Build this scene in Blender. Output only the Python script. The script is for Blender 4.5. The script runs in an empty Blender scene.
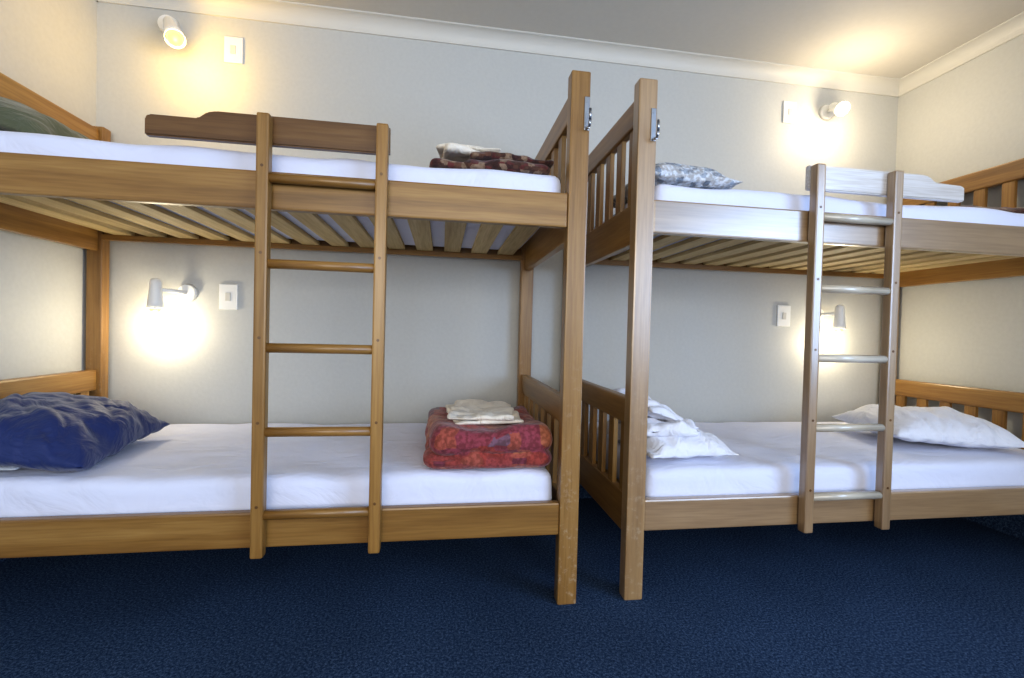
import bpy, bmesh, math, random
from mathutils import Vector, Matrix, noise
random.seed(7)
S=bpy.context.scene
W=.9634; XL=-2.095; XR=2.2515; YR=-5.0; ZC=2.47

# ------------------------------------------------------------------ materials
def newmat(n):
    m=bpy.data.materials.new(n); m.use_nodes=True
    nt=m.node_tree; b=nt.nodes['Principled BSDF']; return m,nt,b
def N(nt,t,**k):
    n=nt.nodes.new(t)
    for a,v in k.items(): setattr(n,a,v)
    return n
def ramp(nt,stops):
    r=N(nt,'ShaderNodeValToRGB'); e=r.color_ramp.elements
    while len(e)<len(stops): e.new(.5)
    for i,(p,c) in enumerate(stops): e[i].position=p; e[i].color=(*c,1)
    return r
def wood(name,axis,dark,mid,light,rough=.38,coat=.3,scuff=0.0,crough=.25):
    m,nt,b=newmat(name); L=nt.links
    tc=N(nt,'ShaderNodeTexCoord'); oi=N(nt,'ShaderNodeObjectInfo')
    mul=N(nt,'ShaderNodeMath',operation='MULTIPLY'); mul.inputs[1].default_value=17
    L.new(oi.outputs['Random'],mul.inputs[0])
    add=N(nt,'ShaderNodeVectorMath',operation='ADD'); L.new(tc.outputs['Object'],add.inputs[0]); L.new(mul.outputs[0],add.inputs[1])
    mp=N(nt,'ShaderNodeMapping'); sc=[24,24,24]; sc[axis]=1.0; mp.inputs['Scale'].default_value=sc
    L.new(add.outputs[0],mp.inputs[0])
    n1=N(nt,'ShaderNodeTexNoise'); n1.inputs['Scale'].default_value=1.0; n1.inputs['Detail'].default_value=4; n1.inputs['Distortion'].default_value=.4
    L.new(mp.outputs[0],n1.inputs['Vector'])
    r=ramp(nt,[(.2,dark),(.5,mid),(.8,light)]); L.new(n1.outputs[0],r.inputs[0])
    mp2=N(nt,'ShaderNodeMapping'); sc=[150,150,150]; sc[axis]=7; mp2.inputs['Scale'].default_value=sc
    L.new(add.outputs[0],mp2.inputs[0])
    n2=N(nt,'ShaderNodeTexNoise'); n2.inputs['Scale'].default_value=1.0; n2.inputs['Detail'].default_value=2
    L.new(mp2.outputs[0],n2.inputs['Vector'])
    r2=ramp(nt,[(.35,(.72,.66,.58)),(.6,(1,1,1))]); L.new(n2.outputs[0],r2.inputs[0])
    mx=N(nt,'ShaderNodeMix',data_type='RGBA',blend_type='MULTIPLY'); mx.inputs[0].default_value=.6
    L.new(r.outputs[0],mx.inputs[6]); L.new(r2.outputs[0],mx.inputs[7])
    out=mx.outputs[2]
    oi2=N(nt,'ShaderNodeMapRange'); oi2.inputs[3].default_value=.86; oi2.inputs[4].default_value=1.08; L.new(oi.outputs['Random'],oi2.inputs[0])
    vm=N(nt,'ShaderNodeVectorMath',operation='SCALE'); L.new(out,vm.inputs[0]); L.new(oi2.outputs[0],vm.inputs['Scale']); out=vm.outputs[0]
    if scuff>0:
        ns=N(nt,'ShaderNodeTexNoise'); ns.inputs['Scale'].default_value=45; ns.inputs['Detail'].default_value=6; ns.inputs['Roughness'].default_value=.75
        L.new(tc.outputs['Object'],ns.inputs['Vector'])
        rs=ramp(nt,[(.54,(0,0,0)),(.68,(1,1,1))]); L.new(ns.outputs[0],rs.inputs[0])
        sp=N(nt,'ShaderNodeSeparateXYZ'); L.new(tc.outputs['Object'],sp.inputs[0])
        mr=N(nt,'ShaderNodeMapRange'); mr.inputs[1].default_value=.9; mr.inputs[2].default_value=.1; mr.inputs[3].default_value=0.05; mr.inputs[4].default_value=1
        L.new(sp.outputs[2],mr.inputs[0])
        mm=N(nt,'ShaderNodeMath',operation='MULTIPLY'); L.new(rs.outputs[0],mm.inputs[0]); L.new(mr.outputs[0],mm.inputs[1])
        m3=N(nt,'ShaderNodeMath',operation='MULTIPLY'); m3.inputs[1].default_value=scuff; L.new(mm.outputs[0],m3.inputs[0])
        mx2=N(nt,'ShaderNodeMix',data_type='RGBA'); L.new(m3.outputs[0],mx2.inputs[0]); L.new(out,mx2.inputs[6]); mx2.inputs[7].default_value=(.58,.48,.36,1)
        out=mx2.outputs[2]
    L.new(out,b.inputs['Base Color'])
    b.inputs['Roughness'].default_value=rough; b.inputs['Coat Weight'].default_value=coat; b.inputs['Coat Roughness'].default_value=crough
    bp=N(nt,'ShaderNodeBump'); bp.inputs['Strength'].default_value=.12; bp.inputs['Distance'].default_value=.002
    L.new(n2.outputs[0],bp.inputs['Height']); L.new(bp.outputs[0],b.inputs['Normal'])
    return m
D,M_,Lt=(.18,.086,.020),(.32,.168,.043),(.43,.25,.075)
WD=[wood('varnished_wood_'+'xyz'[i],i,D,M_,Lt) for i in range(3)]
WP=wood('post_wood',2,(.20,.10,.028),(.32,.172,.05),(.41,.24,.08),scuff=.45)
WG=[wood('glossy_glare_wood_'+'xyz'[i],i,(.23,.14,.065),(.34,.215,.105),(.44,.295,.155),rough=.3,coat=1,crough=.3) for i in range(3)]  # right bunk wood: base colour whitened to carry the window glare
WPB=wood('post_wood_pale_glare',2,(.23,.13,.048),(.34,.205,.085),(.44,.285,.13),coat=.8,scuff=.45,crough=.3)  # right bunk posts: same wood with glare lightened into the colour, plus scuffs
for mm_ in WG+[WPB]:
    mm_.node_tree.nodes['Principled BSDF'].inputs['Coat IOR'].default_value=2.0
WB=wood('dark_board',0,(.085,.036,.010),(.15,.070,.020),(.22,.115,.035))
WBB=wood('glare_white_board',0,(.50,.47,.45),(.62,.59,.57),(.70,.68,.66),rough=.3,coat=1)  # near-white colour paints the window glare onto the varnished guard board
PINE=wood('pine_slat',1,(.46,.32,.14),(.60,.46,.22),(.72,.57,.32),rough=.6,coat=0)
def fabric(name,col,bump=.4,scale=9,rough=.9,stretch=(1,1,1),sheen=.2,dist=.02):
    m,nt,b=newmat(name); L=nt.links
    tc=N(nt,'ShaderNodeTexCoord'); mp=N(nt,'ShaderNodeMapping'); mp.inputs['Scale'].default_value=stretch
    L.new(tc.outputs['Object'],mp.inputs[0])
    n=N(nt,'ShaderNodeTexNoise'); n.inputs['Scale'].default_value=scale; n.inputs['Detail'].default_value=4; n.inputs['Distortion'].default_value=1.2
    L.new(mp.outputs[0],n.inputs['Vector'])
    bp=N(nt,'ShaderNodeBump'); bp.inputs['Strength'].default_value=bump; bp.inputs['Distance'].default_value=dist
    L.new(n.outputs[0],bp.inputs['Height']); L.new(bp.outputs[0],b.inputs['Normal'])
    b.inputs['Base Color'].default_value=(*col,1); b.inputs['Roughness'].default_value=rough; b.inputs['Sheen Weight'].default_value=sheen
    return m,nt,b,tc
SHEET=fabric('white_sheet',(.71,.735,.88),.6,5,stretch=(1,2,1))[0]
WHITE=fabric('white_cotton',(.78,.79,.86),.9,12)[0]
CREAM=fabric('cream_cotton',(.76,.69,.58),.8,14)[0]
BLUE=fabric('blue_cotton',(.010,.026,.125),.8,7,rough=.65,dist=.035)[0]
GREY=fabric('grey_cotton',(.45,.47,.5),.5,12)[0]
GREEN=fabric('green_cotton',(.10,.11,.06),.6,12)[0]
def patch(name,cols,scale,feat='F1'):
    m,nt,b,tc=fabric(name,(1,1,1),.6,14); L=nt.links
    v=N(nt,'ShaderNodeTexVoronoi',distance='CHEBYCHEV'); v.inputs['Scale'].default_value=scale; v.inputs['Randomness'].default_value=.75
    L.new(tc.outputs['Object'],v.inputs['Vector'])
    sp=N(nt,'ShaderNodeSeparateColor'); L.new(v.outputs['Color'],sp.inputs[0])
    r=ramp(nt,[(i/len(cols),c) for i,c in enumerate(cols)]); r.color_ramp.interpolation='CONSTANT'
    L.new(sp.outputs[0],r.inputs[0])
    v2=N(nt,'ShaderNodeTexNoise'); v2.inputs['Scale'].default_value=70; L.new(tc.outputs['Object'],v2.inputs['Vector'])
    r2=ramp(nt,[(.4,(.6,.55,.5)),(.6,(1,1,1))]); L.new(v2.outputs[0],r2.inputs[0])
    mx=N(nt,'ShaderNodeMix',data_type='RGBA',blend_type='MULTIPLY'); mx.inputs[0].default_value=1
    L.new(r.outputs[0],mx.inputs[6]); L.new(r2.outputs[0],mx.inputs[7]); L.new(mx.outputs[2],b.inputs['Base Color'])
    return m
REDP=patch('red_patchwork',[(.34,.055,.04),(.38,.09,.06),(.20,.04,.06),(.34,.06,.055),(.20,.10,.14),(.44,.14,.07),(.28,.05,.07),(.33,.06,.05)],12)
BRNP=patch('brown_paisley',[(.085,.035,.02),(.14,.06,.035),(.06,.02,.015),(.12,.025,.02),(.26,.17,.11)],42)
GRYP=patch('blue_grey_print',[(.6,.64,.7),(.7,.72,.76),(.25,.3,.38),(.62,.66,.72),(.35,.4,.48),(.66,.7,.76)],45)
def plain(name,col,rough=.5,metal=0,noise_s=0,amp=.0,bump=0):
    m,nt,b=newmat(name); L=nt.links
    b.inputs['Roughness'].default_value=rough; b.inputs['Metallic'].default_value=metal
    tc=N(nt,'ShaderNodeTexCoord'); n=N(nt,'ShaderNodeTexNoise'); n.inputs['Scale'].default_value=noise_s or 8; n.inputs['Detail'].default_value=4
    L.new(tc.outputs['Object'],n.inputs['Vector'])
    lo=tuple(c*(1-amp) for c in col); r=ramp(nt,[(.3,lo),(.7,col)]); L.new(n.outputs[0],r.inputs[0]); L.new(r.outputs[0],b.inputs['Base Color'])
    if bump:
        bp=N(nt,'ShaderNodeBump'); bp.inputs['Strength'].default_value=bump; bp.inputs['Distance'].default_value=.003
        L.new(n.outputs[0],bp.inputs['Height']); L.new(bp.outputs[0],b.inputs['Normal'])
    return m
WALL=plain('painted_wall',(.555,.555,.525),.6,0,60,.05,.15)
CEIL=plain('ceiling_paint',(.60,.57,.51),.7,0,40,.03,.1)
TRIM=plain('white_trim',(.65,.63,.57),.5)
PLAST=plain('white_plastic',(.85,.85,.82),.3)
CHROME=plain('brushed_steel',(.42,.44,.48),.3,1)
def em(name,col,st):
    m,nt,b=newmat(name); b.inputs['Base Color'].default_value=(.03,.02,.01,1); b.inputs['Emission Color'].default_value=(*col,1); b.inputs['Emission Strength'].default_value=st; return m
BULB=em('lit_bulb',(1,.70,.22),1.5)
BULBW=em('lit_bulb_bright',(1,.85,.55),30)
# carpet
CARP,nt,b=newmat('blue_carpet'); L=nt.links
tc=N(nt,'ShaderNodeTexCoord')
n=N(nt,'ShaderNodeTexNoise'); n.inputs['Scale'].default_value=135; n.inputs['Detail'].default_value=6; n.inputs['Roughness'].default_value=.9; L.new(tc.outputs['Object'],n.inputs['Vector'])
r=ramp(nt,[(.38,(.007,.015,.035)),(.5,(.025,.050,.105)),(.62,(.12,.18,.28))]); L.new(n.outputs[0],r.inputs[0])
n3=N(nt,'ShaderNodeTexNoise'); n3.inputs['Scale'].default_value=2.2; n3.inputs['Detail'].default_value=3; L.new(tc.outputs['Object'],n3.inputs['Vector'])
r3=ramp(nt,[(.35,(.8,.8,.8)),(.65,(1,1,1))]); L.new(n3.outputs[0],r3.inputs[0])
mx=N(nt,'ShaderNodeMix',data_type='RGBA',blend_type='MULTIPLY'); mx.inputs[0].default_value=1; L.new(r.outputs[0],mx.inputs[6]); L.new(r3.outputs[0],mx.inputs[7]); L.new(mx.outputs[2],b.inputs['Base Color'])
b.inputs['Roughness'].default_value=.95; b.inputs['Specular IOR Level'].default_value=.1
bp=N(nt,'ShaderNodeBump'); bp.inputs['Strength'].default_value=.6; bp.inputs['Distance'].default_value=.004; L.new(n.outputs[0],bp.inputs['Height']); L.new(bp.outputs[0],b.inputs['Normal'])

# ------------------------------------------------------------------ geometry helpers
def empty(name,loc):
    e=bpy.data.objects.new(name,None); e.location=loc; e.empty_display_size=.1; S.collection.objects.link(e); return e
def finish(bm,name,mat,parent=None,smooth=False,loc=None):
    me=bpy.data.meshes.new(name); bm.normal_update(); bm.to_mesh(me); bm.free()
    if smooth:
        for p in me.polygons: p.use_smooth=True
    o=bpy.data.objects.new(name,me); S.collection.objects.link(o)
    if mat: me.materials.append(mat)
    if parent:
        o.parent=parent; o.location=-Vector(parent.location) if loc is None else loc
    elif loc is not None: o.location=loc
    return o
def box(name,x0,x1,y0,y1,z0,z1,mat,parent=None,bev=.004):
    bm=bmesh.new(); bmesh.ops.create_cube(bm,size=1)
    for v in bm.verts: v.co=Vector(((x0+x1)/2+v.co.x*(x1-x0),(y0+y1)/2+v.co.y*(y1-y0),(z0+z1)/2+v.co.z*(z1-z0)))
    if bev: bmesh.ops.bevel(bm,geom=bm.edges[:],offset=bev,segments=2,affect='EDGES',profile=.6)
    return finish(bm,name,mat,parent)
def cyl(name,a,bb,r,mat,parent=None,seg=20,r2=None):
    a=Vector(a);bb=Vector(bb);bm=bmesh.new();d=bb-a
    bmesh.ops.create_cone(bm,cap_ends=True,segments=seg,radius1=r,radius2=r if r2 is None else r2,depth=d.length)
    bmesh.ops.transform(bm,matrix=Matrix.Translation((a+bb)/2)@d.to_track_quat('Z','Y').to_matrix().to_4x4(),verts=bm.verts)
    o=finish(bm,name,mat,parent,True)
    for p in o.data.polygons:
        if len(p.vertices)>4: p.use_smooth=False
    return o
def prism(name,pts,y0,y1,mat,parent=None,bev=.004):
    bm=bmesh.new(); vs=[bm.verts.new((x,y0,z)) for x,z in pts]; f=bm.faces.new(vs)
    e=bmesh.ops.extrude_face_region(bm,geom=[f])
    for v in e['geom']:
        if isinstance(v,bmesh.types.BMVert): v.co.y=y1
    bmesh.ops.recalc_face_normals(bm,faces=bm.faces)
    bmesh.ops.bevel(bm,geom=bm.edges[:],offset=bev,segments=2,affect='EDGES')
    return finish(bm,name,mat,parent)
def softverts(bm,c,h,r,cuts,amp=0,freq=5,seed=0,sag=None,rz=0):
    nx,ny,nz=cuts; grid={}; rm=Matrix.Rotation(rz,3,'Z')
    def vert(i,j,k):
        key=(i,j,k)
        if key in grid: return grid[key]
        p=Vector(((i/nx*2-1)*h[0],(j/ny*2-1)*h[1],(k/nz*2-1)*h[2]))
        q=Vector([max(-(h[t]-r[t]),min(h[t]-r[t],p[t])) for t in range(3)])
        d=p-q; dn=Vector((d[0]/r[0],d[1]/r[1],d[2]/r[2]))
        if dn.length>1e-6:
            dn.normalize(); 
            p=q+Vector((dn[0]*r[0],dn[1]*r[1],dn[2]*r[2]))
        p=rm@p
        w=Vector(c)+p
        if amp:
            nn=noise.noise(Vector((w.x*freq+seed,w.y*freq,w.z*freq)))+.5*noise.noise(Vector((w.x*freq*2.3,w.y*freq*2.3+seed,w.z*freq*2.3)))
            k2=(0.4+.6*(p.z/h[2]+1)/2)
            out=p.normalized() if p.length>0 else Vector((0,0,1))
            w=w+Vector((out.x*.9,out.y*.9,1 if p.z>0 else .1))*nn*amp*k2
        if sag: w.z-=sag(p)
        grid[key]=bm.verts.new(w); return grid[key]
    def face(a,b_,c_,d_):
        try: bm.faces.new((a,b_,c_,d_))
        except ValueError: pass
    for i in range(nx):
        for j in range(ny):
            for k in (0,nz): face(vert(i,j,k),vert(i+1,j,k),vert(i+1,j+1,k),vert(i,j+1,k))
    for i in range(nx):
        for k in range(nz):
            for j in (0,ny): face(vert(i,j,k),vert(i+1,j,k),vert(i+1,j,k+1),vert(i,j,k+1))
    for j in range(ny):
        for k in range(nz):
            for i in (0,nx): face(vert(i,j,k),vert(i,j+1,k),vert(i,j+1,k+1),vert(i,j,k+1))
def soft(name,x0,x1,y0,y1,z0,z1,r,cuts,mat,amp=0,freq=5,seed=0,sag=None,rotz=0,parent=None):
    bm=bmesh.new(); c=Vector(((x0+x1)/2,(y0+y1)/2,(z0+z1)/2))
    softverts(bm,(0,0,0),((x1-x0)/2,(y1-y0)/2,(z1-z0)/2),(r,r,min(r,(z1-z0)/2*.98)),cuts,amp,freq,seed,sag)
    bmesh.ops.recalc_face_normals(bm,faces=bm.faces)
    o=finish(bm,name,mat,None,True,c); o.rotation_euler[2]=rotz
    if parent: o.parent=parent; o.location=c-Vector(parent.location)
    return o
def pillow(name,loc,a,bb,T,mat,rot=(0,0,0),seed=0,wr=.012,flat=.4,freq=6):
    bm=bmesh.new(); n=60; rows={}
    def P(i,j,s):
        u=i/n*2-1; v=j/n*2-1
        t=T*((1-abs(u)**2.8)*(1-abs(v)**2.8))**.5
        x=a*u*(.93+.07*v*v); y=bb*v*(.93+.07*u*u)
        nn=noise.noise(Vector((x*freq+seed,y*freq,s)))+.5*noise.noise(Vector((x*freq*2.2,y*freq*2.2+seed,s)))
        ca=math.cos(seed);sa=math.sin(seed); xr=x*ca-y*sa; yr=x*sa+y*ca
        cr=noise.noise(Vector((xr*freq*.7+seed*2,yr*freq*2.4,s*3)))
        cr=math.exp(-(cr*5)**2)
        edge=min(1,t/(T*.35))
        z=(t+(nn*wr-cr*wr*.6)*edge)*s*(1 if s>0 else flat)
        return Vector((x+nn*.010,y+nn*.010,z))
    top={};bot={}
    for i in range(n+1):
        for j in range(n+1):
            b_=i in(0,n) or j in(0,n)
            top[i,j]=bm.verts.new(P(i,j,1)); bot[i,j]=top[i,j] if b_ else bm.verts.new(P(i,j,-1))
    for i in range(n):
        for j in range(n):
            bm.faces.new((top[i,j],top[i+1,j],top[i+1,j+1],top[i,j+1]))
            q=(bot[i,j],bot[i,j+1],bot[i+1,j+1],bot[i+1,j])
            try: bm.faces.new(q)
            except ValueError: pass
    bmesh.ops.recalc_face_normals(bm,faces=bm.faces)
    o=finish(bm,name,mat,None,True,loc); o.rotation_euler=rot
    return o

# ------------------------------------------------------------------ room
box('floor',XL-.1,XR+.1,YR-.1,.1,-.1,0,CARP,bev=0)
box('ceiling',XL-.1,XR+.1,YR-.1,.1,ZC,ZC+.1,CEIL,bev=0)
box('wall_back',XL-.1,XR+.1,0,.1,0,ZC,WALL,bev=0)
box('wall_left',XL-.1,XL,YR,0,0,ZC,WALL,bev=0)
def wall_open(name,axis,c0,c1,a0,a1,o0,o1,z0,z1):
    bm=bmesh.new()
    def add(p0,p1,q0,q1):
        r_=bmesh.ops.create_cube(bm,size=1)['verts']
        for v in r_:
            a=(p0+p1)/2+v.co.y*(p1-p0) if axis=='x' else (p0+p1)/2+v.co.x*(p1-p0)
            c=(c0+c1)/2+(v.co.x if axis=='x' else v.co.y)*(c1-c0); z=(q0+q1)/2+v.co.z*(q1-q0)
            v.co=Vector((c,a,z)) if axis=='x' else Vector((a,c,z))
    add(a0,o0,0,ZC);add(o1,a1,0,ZC);add(o0,o1,0,z0);add(o0,o1,z1,ZC)
    return finish(bm,name,WALL)
RW=(-4.9,-2.35,.7,2.15)
wall_open('wall_right','x',XR,XR+.1,YR,0,RW[0],RW[1],RW[2],RW[3])
FW=(-1.9,.9,.8,2.1)  # opening for the added fill window behind the camera
wall_open('wall_front','y',YR-.1,YR,XL,XR,FW[0],FW[1],FW[2],FW[3])
def window(name,axis,c,a0,a1,z0,z1):
    e=empty(name,(c,(a0+a1)/2,z0) if axis=='x' else ((a0+a1)/2,c,z0))
    def B(n,p0,p1,q0,q1):
        if axis=='x': box(n,c-.02,c+.03,p0,p1,q0,q1,TRIM,e)
        else: box(n,p0,p1,c-.03,c+.02,q0,q1,TRIM,e)
    B('sill',a0,a1,z0,z0+.05);B('head',a0,a1,z1-.05,z1);B('jamb_1',a0,a0+.05,z0,z1);B('jamb_2',a1-.05,a1,z0,z1)
    m=(a0+a1)/2;B('mullion',m-.025,m+.025,z0,z1)
window('window_1','x',XR+.06,*RW);window('added_fill_window','y',YR-.06,*FW)  # the front-wall window is unseen, added to hold the fill light
def cornice(name,p0,p1,nrm):
    bm=bmesh.new(); n_=8; s=.07; prof=[(0,2.402),(.008,2.402)]
    for i in range(n_+1):
        t=i/n_*math.pi/2; prof.append((.008+ (s-.012)*(1-math.cos(t)),2.406+(ZC-2.412)*math.sin(t)))
    prof+=[(s,ZC-.004),(s,ZC),(0,ZC)]
    p0=Vector(p0);p1=Vector(p1);nrm=Vector(nrm)
    A=[bm.verts.new(p0+nrm*d+Vector((0,0,z))) for d,z in prof]; B=[bm.verts.new(p1+nrm*d+Vector((0,0,z))) for d,z in prof]
    for i in range(len(prof)): bm.faces.new((A[i],A[(i+1)%len(A)],B[(i+1)%len(A)],B[i]))
    bmesh.ops.recalc_face_normals(bm,faces=bm.faces)
    finish(bm,name,TRIM)
cornice('trim_1',(XL,0,0),(XR,0,0),(0,-1,0));cornice('trim_2',(XR,0,0),(XR,YR,0),(-1,0,0));cornice('trim_3',(XL,0,0),(XL,YR,0),(1,0,0))
box('baseboard_back',XL,XR,-.012,0,0,.13,CARP,bev=.003);box('baseboard_left',XL,XL+.012,YR,-.012,0,.13,CARP,bev=.003);box('baseboard_right',XR-.012,XR,YR,-.012,0,.13,CARP,bev=.003)

# ------------------------------------------------------------------ bunk beds
PW,PD=.066,.05; H=1.78; YB=-.025
ZL=(.236,.344); ZU=(1.264,1.378)
def bunk(x0,x1,rails,pm,outer_left):
    e=empty('bunk_bed',((x0+x1)/2,-W/2,0)); yf=-W
    for i,(px) in enumerate((x0,x1-PW)):
        outer=(i==0)==outer_left
        for j,py in enumerate((yf,YB-PD)):
            box('post_%d'%(2*i+j+1),px,px+PW,py,py+PD,0,H+(.02 if outer else 0),pm,e,bev=.006)
    for k,(z0,z1) in enumerate((ZL,ZU)):
        t='lower' if k==0 else 'upper'
        box(t+'_front_rail',x0+PW,x1-PW,yf+.006,yf+.036,z0,z1,rails,e,bev=.006)
        box(t+'_back_rail',x0+PW,x1-PW,YB-.04,YB-.012,z0+.03,z1,WD[0],e)
        box(t+'_ledger_front',x0+PW,x1-PW,yf+.036,yf+.056,z0+.02,z0+.045,PINE,e,.002)
        box(t+'_ledger_back',x0+PW,x1-PW,YB-.06,YB-.04,z0+.02,z0+.045,WD[0],e,.002)
        n_=14; L0=x0+PW+.02; L1=x1-PW-.02; st=(L1-L0)/n_
        for i in range(n_):
            cx=L0+st*(i+.5)
            box(t+'_slat_%d'%i,cx-.040,cx+.040,yf+.038,YB-.042,z0+.0455,z0+.063,PINE,e,.002)
        for s,px in enumerate((x0,x1-PW)):
            outer=(s==0)==outer_left
            zt=.69 if k==0 else (1.785 if outer else 1.745)
            cx=px+PW/2; ya,yb=yf+PD,YB-PD
            box(t+'_end_rail_%d'%s,cx-.015,cx+.015,ya,yb,z0-.03,z1,WD[1],e)
            box(t+'_headboard_top_%d'%s,cx-.017,cx+.017,ya,yb,zt-.095,zt,WD[1],e,.008)
            m=7; sp=(yb-ya)/(m+.0)
            for q in range(m):
                cy=ya+sp*(q+.5)
                box(t+'_headboard_slat_%d_%d'%(s,q),cx-.009,cx+.009,cy-.026,cy+.026,z1-.004,zt-.09,WD[2],e,.003)
    return e
bunk(XL+.015,0,WD[0],WP,True)
bunk(.170,XR-.015,WG[0],WPB,False)
def ladder(xa,xb,board,W0,WR,WBd,name='bunk_ladder'):
    y1=-W+.0; y0=y1-.034; e=empty(name,((xa+xb)/2,(y0+y1)/2,.22)); w=.036
    for i,x in enumerate((xa,xb-w)):
        box('stile_%d'%(i+1),x,x+w,y0,y1,.22,1.535,W0[2],e,bev=.006)
        for z in (.345,.595,.847,1.097,1.351):
            cyl('peg_%d_%d'%(i,int(z*100)),(x+w/2,y0-.0012,z+.03),(x+w/2,y0+.004,z+.03),.0045,WB,e,12)
    for i,z in enumerate((.345,.595,.847,1.097,1.351)):
        cyl('rung_%d'%(i+1),(xa+.01,(y0+y1)/2,z),(xb-.01,(y0+y1)/2,z),.0145,WR,e)
    prism('guard_board',board,y1+.0005,y1+.024,WBd,e)
    return e
RUNGB=wood('lacquered_rung_sheen',0,(.45,.40,.32),(.58,.52,.42),(.68,.63,.54),rough=.22,coat=1)  # pale colour paints cool sheen onto varnished wooden rungs
bdA=[(-1.33,1.455),(-1.33,1.507),(-1.32,1.516),(-1.19,1.516),(-1.165,1.536),(-1.14,1.541),(-.642,1.541),(-.642,1.455)]
ladder(-1.017,-.643,bdA,WD,WD[0],WB)
bdB=[(.823,1.453),(.823,1.541),(1.30,1.541),(1.33,1.537),(1.36,1.516),(1.478,1.512),(1.488,1.504),(1.488,1.453)]
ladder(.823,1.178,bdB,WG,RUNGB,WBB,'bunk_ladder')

# ------------------------------------------------------------------ mattresses
def mat(x0,x1,z0,z1,seed):
    soft('mattress',x0,x1,-W+.045,YB-.05,z0,z1,.035,(90,45,8),SHEET,amp=.010,freq=3.2,seed=seed)
for (a,b2,s) in ((XL+.07,-.075,1),(.26,XR-.07,5)):
    mat(a,b2,.300,.440,s); mat(a,b2,1.328,1.455,s+2)

# ------------------------------------------------------------------ bedding
def stack(name,x0,x1,y0,y1,z0,hs,mat_,seed,inset=.01,amp=.009,taper=0,freq=9,twist=.03,ov=1.0):
    bm=bmesh.new(); z=0; random.seed(seed); cx,cy=(x0+x1)/2,(y0+y1)/2
    for i,h in enumerate(hs):
        dx=random.uniform(-inset,inset); dy=random.uniform(-inset,inset); sh=random.uniform(0,inset)+taper*i
        softverts(bm,(dx,dy,z+h/2),((x1-x0)/2-sh,(y1-y0)/2-sh,h/2*1.08),(min(.05,h*.8),min(.05,h*.8),h/2*1.05),(40,40,8),amp,freq,seed+z*10,rz=random.uniform(-twist,twist)); z+=h*ov
    bmesh.ops.recalc_face_normals(bm,faces=bm.faces)
    return finish(bm,name,mat_,None,True,(cx,cy,z0))
MZ=.444; MU=1.459
stack('folded_blanket',-.525,-.066,-.925,-.38,MZ,(.07,.085),REDP,3,amp=.022,taper=.015,freq=6.0,ov=.68)
stack('folded_towel',-.43,-.17,-.83,-.47,MZ+.136,(.016,.014),CREAM,8,amp=.014,twist=.2,freq=11)
stack('folded_blanket',-.40,-.085,-.89,-.45,MU,(.04,.025),BRNP,4,amp=.014,twist=.1)
stack('folded_blanket',-.55,-.33,-.89,-.45,MU,(.028,),BRNP,5,amp=.01,twist=.1)
stack('folded_towel',-.49,-.24,-.84,-.55,MU+.066,(.02,.014),CREAM,9,amp=.012,twist=.15)
pillow('pillow',(-1.87,-.72,MZ+.028),.16,.20,.05,GREY,(0,0,.1),1)
pillow('pillow',(-1.80,-.66,MZ+.078),.262,.28,.125,BLUE,(.03,.14,.10),4,wr=.020,flat=.6,freq=7)
pillow('pillow',(-1.87,-.60,MU+.075),.20,.27,.09,GREEN,(0,.38,0),6)
pillow('pillow',(1.79,-.59,MZ+.05),.275,.23,.115,WHITE,(0,.05,-.22),11,wr=.022)
pillow('pillow',(.43,-.66,MU+.03),.18,.24,.09,GRYP,(0,.05,0),13)
pillow('pillow',(1.95,-.5,MU+.03),.2,.28,.07,BRNP,(0,-.1,0),15)
pillow('pillow',(.45,-.64,MZ+.03),.185,.25,.085,WHITE,(0,.0,.08),17,wr=.024)
stack('folded_sheet',.27,.55,-.85,-.47,MZ+.085,(.045,),WHITE,17,amp=.03,taper=.02,twist=.12,freq=9)
pillow('pillow',(.385,-.62,MZ+.155),.125,.19,.055,WHITE,(.05,.30,.25),19,wr=.026)

# ------------------------------------------------------------------ wall lamps / switches / hooks
def lamp(base,headA,headB,energy,col=(1,.72,.36),r=.03,bulb=None,off=1.25,soft_=.03):
    base=Vector(base);A=Vector(headA);B=Vector(headB); e=empty('wall_lamp',base)
    cyl('base_plate',base,base+Vector((0,-.022,0)),.045,PLAST,e,28,r2=.038)
    mid=(A*.65+B*.35); cyl('arm',base+Vector((0,-.02,0)),mid,.010,PLAST,e)
    d=(B-A); Ln=d.length; q=d.to_track_quat('Z','Y').to_matrix().to_4x4()
    prof=[(0,0),(.012,.0),(.02,.006),(.024,.02),(.024,.045),(.026,.06),(r,Ln*.75),(r+.003,Ln),(r,Ln),(r-.004,Ln*.75),(.02,.06),(0,.05)]
    bm=bmesh.new(); vs=[]
    for rr,z in prof:
        vs.append([bm.verts.new((rr*math.cos(t*math.pi/14),rr*math.sin(t*math.pi/14),z)) for t in range(28)])
    for i in range(len(prof)-1):
        for t in range(28): bm.faces.new((vs[i][t],vs[i][(t+1)%28],vs[i+1][(t+1)%28],vs[i+1][t]))
    bmesh.ops.remove_doubles(bm,verts=bm.verts,dist=1e-5); bmesh.ops.recalc_face_normals(bm,faces=bm.faces)
    bmesh.ops.transform(bm,matrix=Matrix.Translation(A)@q,verts=bm.verts); finish(bm,'lamp_head',PLAST,e,True)
    bm=bmesh.new(); bmesh.ops.create_uvsphere(bm,u_segments=20,v_segments=12,radius=r*.85); bmesh.ops.transform(bm,matrix=Matrix.Translation(A+d*.94),verts=bm.verts); finish(bm,'bulb',bulb or BULB,e,True)
    l=bpy.data.lights.new('lamp_light','POINT'); l.energy=energy; l.color=col; l.shadow_soft_size=soft_
    lo=bpy.data.objects.new('lamp_light',l); S.collection.objects.link(lo); lo.parent=e; lo.location=A+d*off+d.normalized()*r-base
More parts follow.
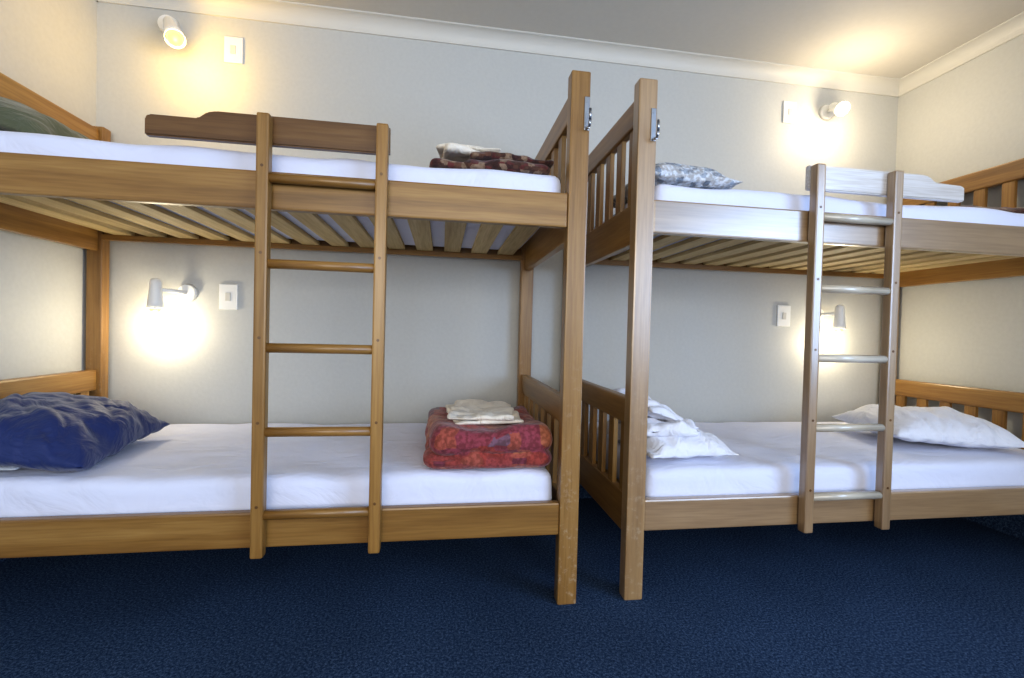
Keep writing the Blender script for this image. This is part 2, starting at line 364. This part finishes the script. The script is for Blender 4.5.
lamp((-1.79,0,2.33),(-1.765,-.05,2.325),(-1.68,-.155,2.185),4.8,(1,.64,.17),r=.038)
lamp((-1.69,0,1.06),(-1.775,-.105,1.115),(-1.775,-.105,.975),3.9,(1,.86,.60),off=1.35)
lamp((1.755,0,2.26),(1.75,-.05,2.275),(1.735,-.14,2.215),6.0,(1,.82,.56),r=.036,bulb=BULBW,off=1.7)
lamp((1.74,0,1.06),(1.80,-.105,1.115),(1.80,-.105,.975),3.9,(1,.86,.60),off=1.35)
def switch(x,z):
    e=empty('light_switch',(x,0,z)); box('plate',x-.042,x+.042,-.010,0,z-.062,z+.062,PLAST,e,.003); box('rocker',x-.012,x+.012,-.014,-.009,z-.02,z+.02,TRIM,e,.002)
switch(-1.501,2.245);switch(-1.507,1.047);switch(1.514,2.237);switch(1.522,1.046)
def hook(x,y,z,name='metal_hook'):
    e=empty(name,(x,y,z))
    box('plate',x-.009,x+.009,y-.004,y,z-.055,z+.055,CHROME,e,.002)
    cyl('screw_1',(x,y-.006,z+.04),(x,y-.003,z+.04),.004,CHROME,e,12)
    pts=[(0,-.004,-.05),(0,-.03,-.055),(0,-.038,-.035),(0,-.038,.0)]
    for i in range(3):
        a=Vector((x,y,z))+Vector(pts[i]); b_=Vector((x,y,z))+Vector(pts[i+1]); cyl('arm_%d'%i,a,b_,.0045,CHROME,e,12)
hook(-.012,-W,1.64);hook(.222,-W,1.625)

# ------------------------------------------------------------------ light
def area(name,loc,rot,sx,sy,en,col):
    l=bpy.data.lights.new(name,'AREA'); l.shape='RECTANGLE'; l.size=sx; l.size_y=sy; l.energy=en; l.color=col
    o=bpy.data.objects.new(name,l); S.collection.objects.link(o); o.location=loc; o.rotation_euler=rot; return o
area('window_day_and_fill',(XR-.02,(RW[0]+RW[1])/2,(RW[2]+RW[3])/2),(0,math.radians(90),0),RW[3]-RW[2]-.1,RW[1]-RW[0]-.1,98,(.46,.65,1))
area('window_day_and_fill',((FW[0]+FW[1])/2,YR+.02,(FW[2]+FW[3])/2),(math.radians(90),0,0),FW[1]-FW[0]-.1,FW[3]-FW[2]-.1,64,(1,.94,.86))  # warm fill light added behind the camera, not known daylight
w=bpy.data.worlds.new('world'); S.world=w; w.use_nodes=True; w.node_tree.nodes['Background'].inputs[0].default_value=(.7,.85,1,1); w.node_tree.nodes['Background'].inputs[1].default_value=1.2
# ------------------------------------------------------------------ camera
yaw,pitch,roll=.1518,-.0173,.0257
f=Vector((math.sin(yaw)*math.cos(pitch),math.cos(yaw)*math.cos(pitch),math.sin(pitch)))
r_=Vector((math.cos(yaw),-math.sin(yaw),0)); u_=r_.cross(f)
r2=r_*math.cos(roll)+u_*math.sin(roll); u2=-r_*math.sin(roll)+u_*math.cos(roll)
mw=Matrix(((r2.x,u2.x,-f.x,-.4681),(r2.y,u2.y,-f.y,-2.4377),(r2.z,u2.z,-f.z,.9156),(0,0,0,1)))
c=bpy.data.cameras.new('camera'); c.sensor_width=36; c.lens=457.75/1024*36; c.clip_start=.05
co=bpy.data.objects.new('camera',c); S.collection.objects.link(co); co.matrix_world=mw; S.camera=co
S.view_settings.view_transform='Standard'; S.view_settings.exposure=0.05
try: S.view_settings.look='Medium High Contrast'
except Exception as ex: print(ex)
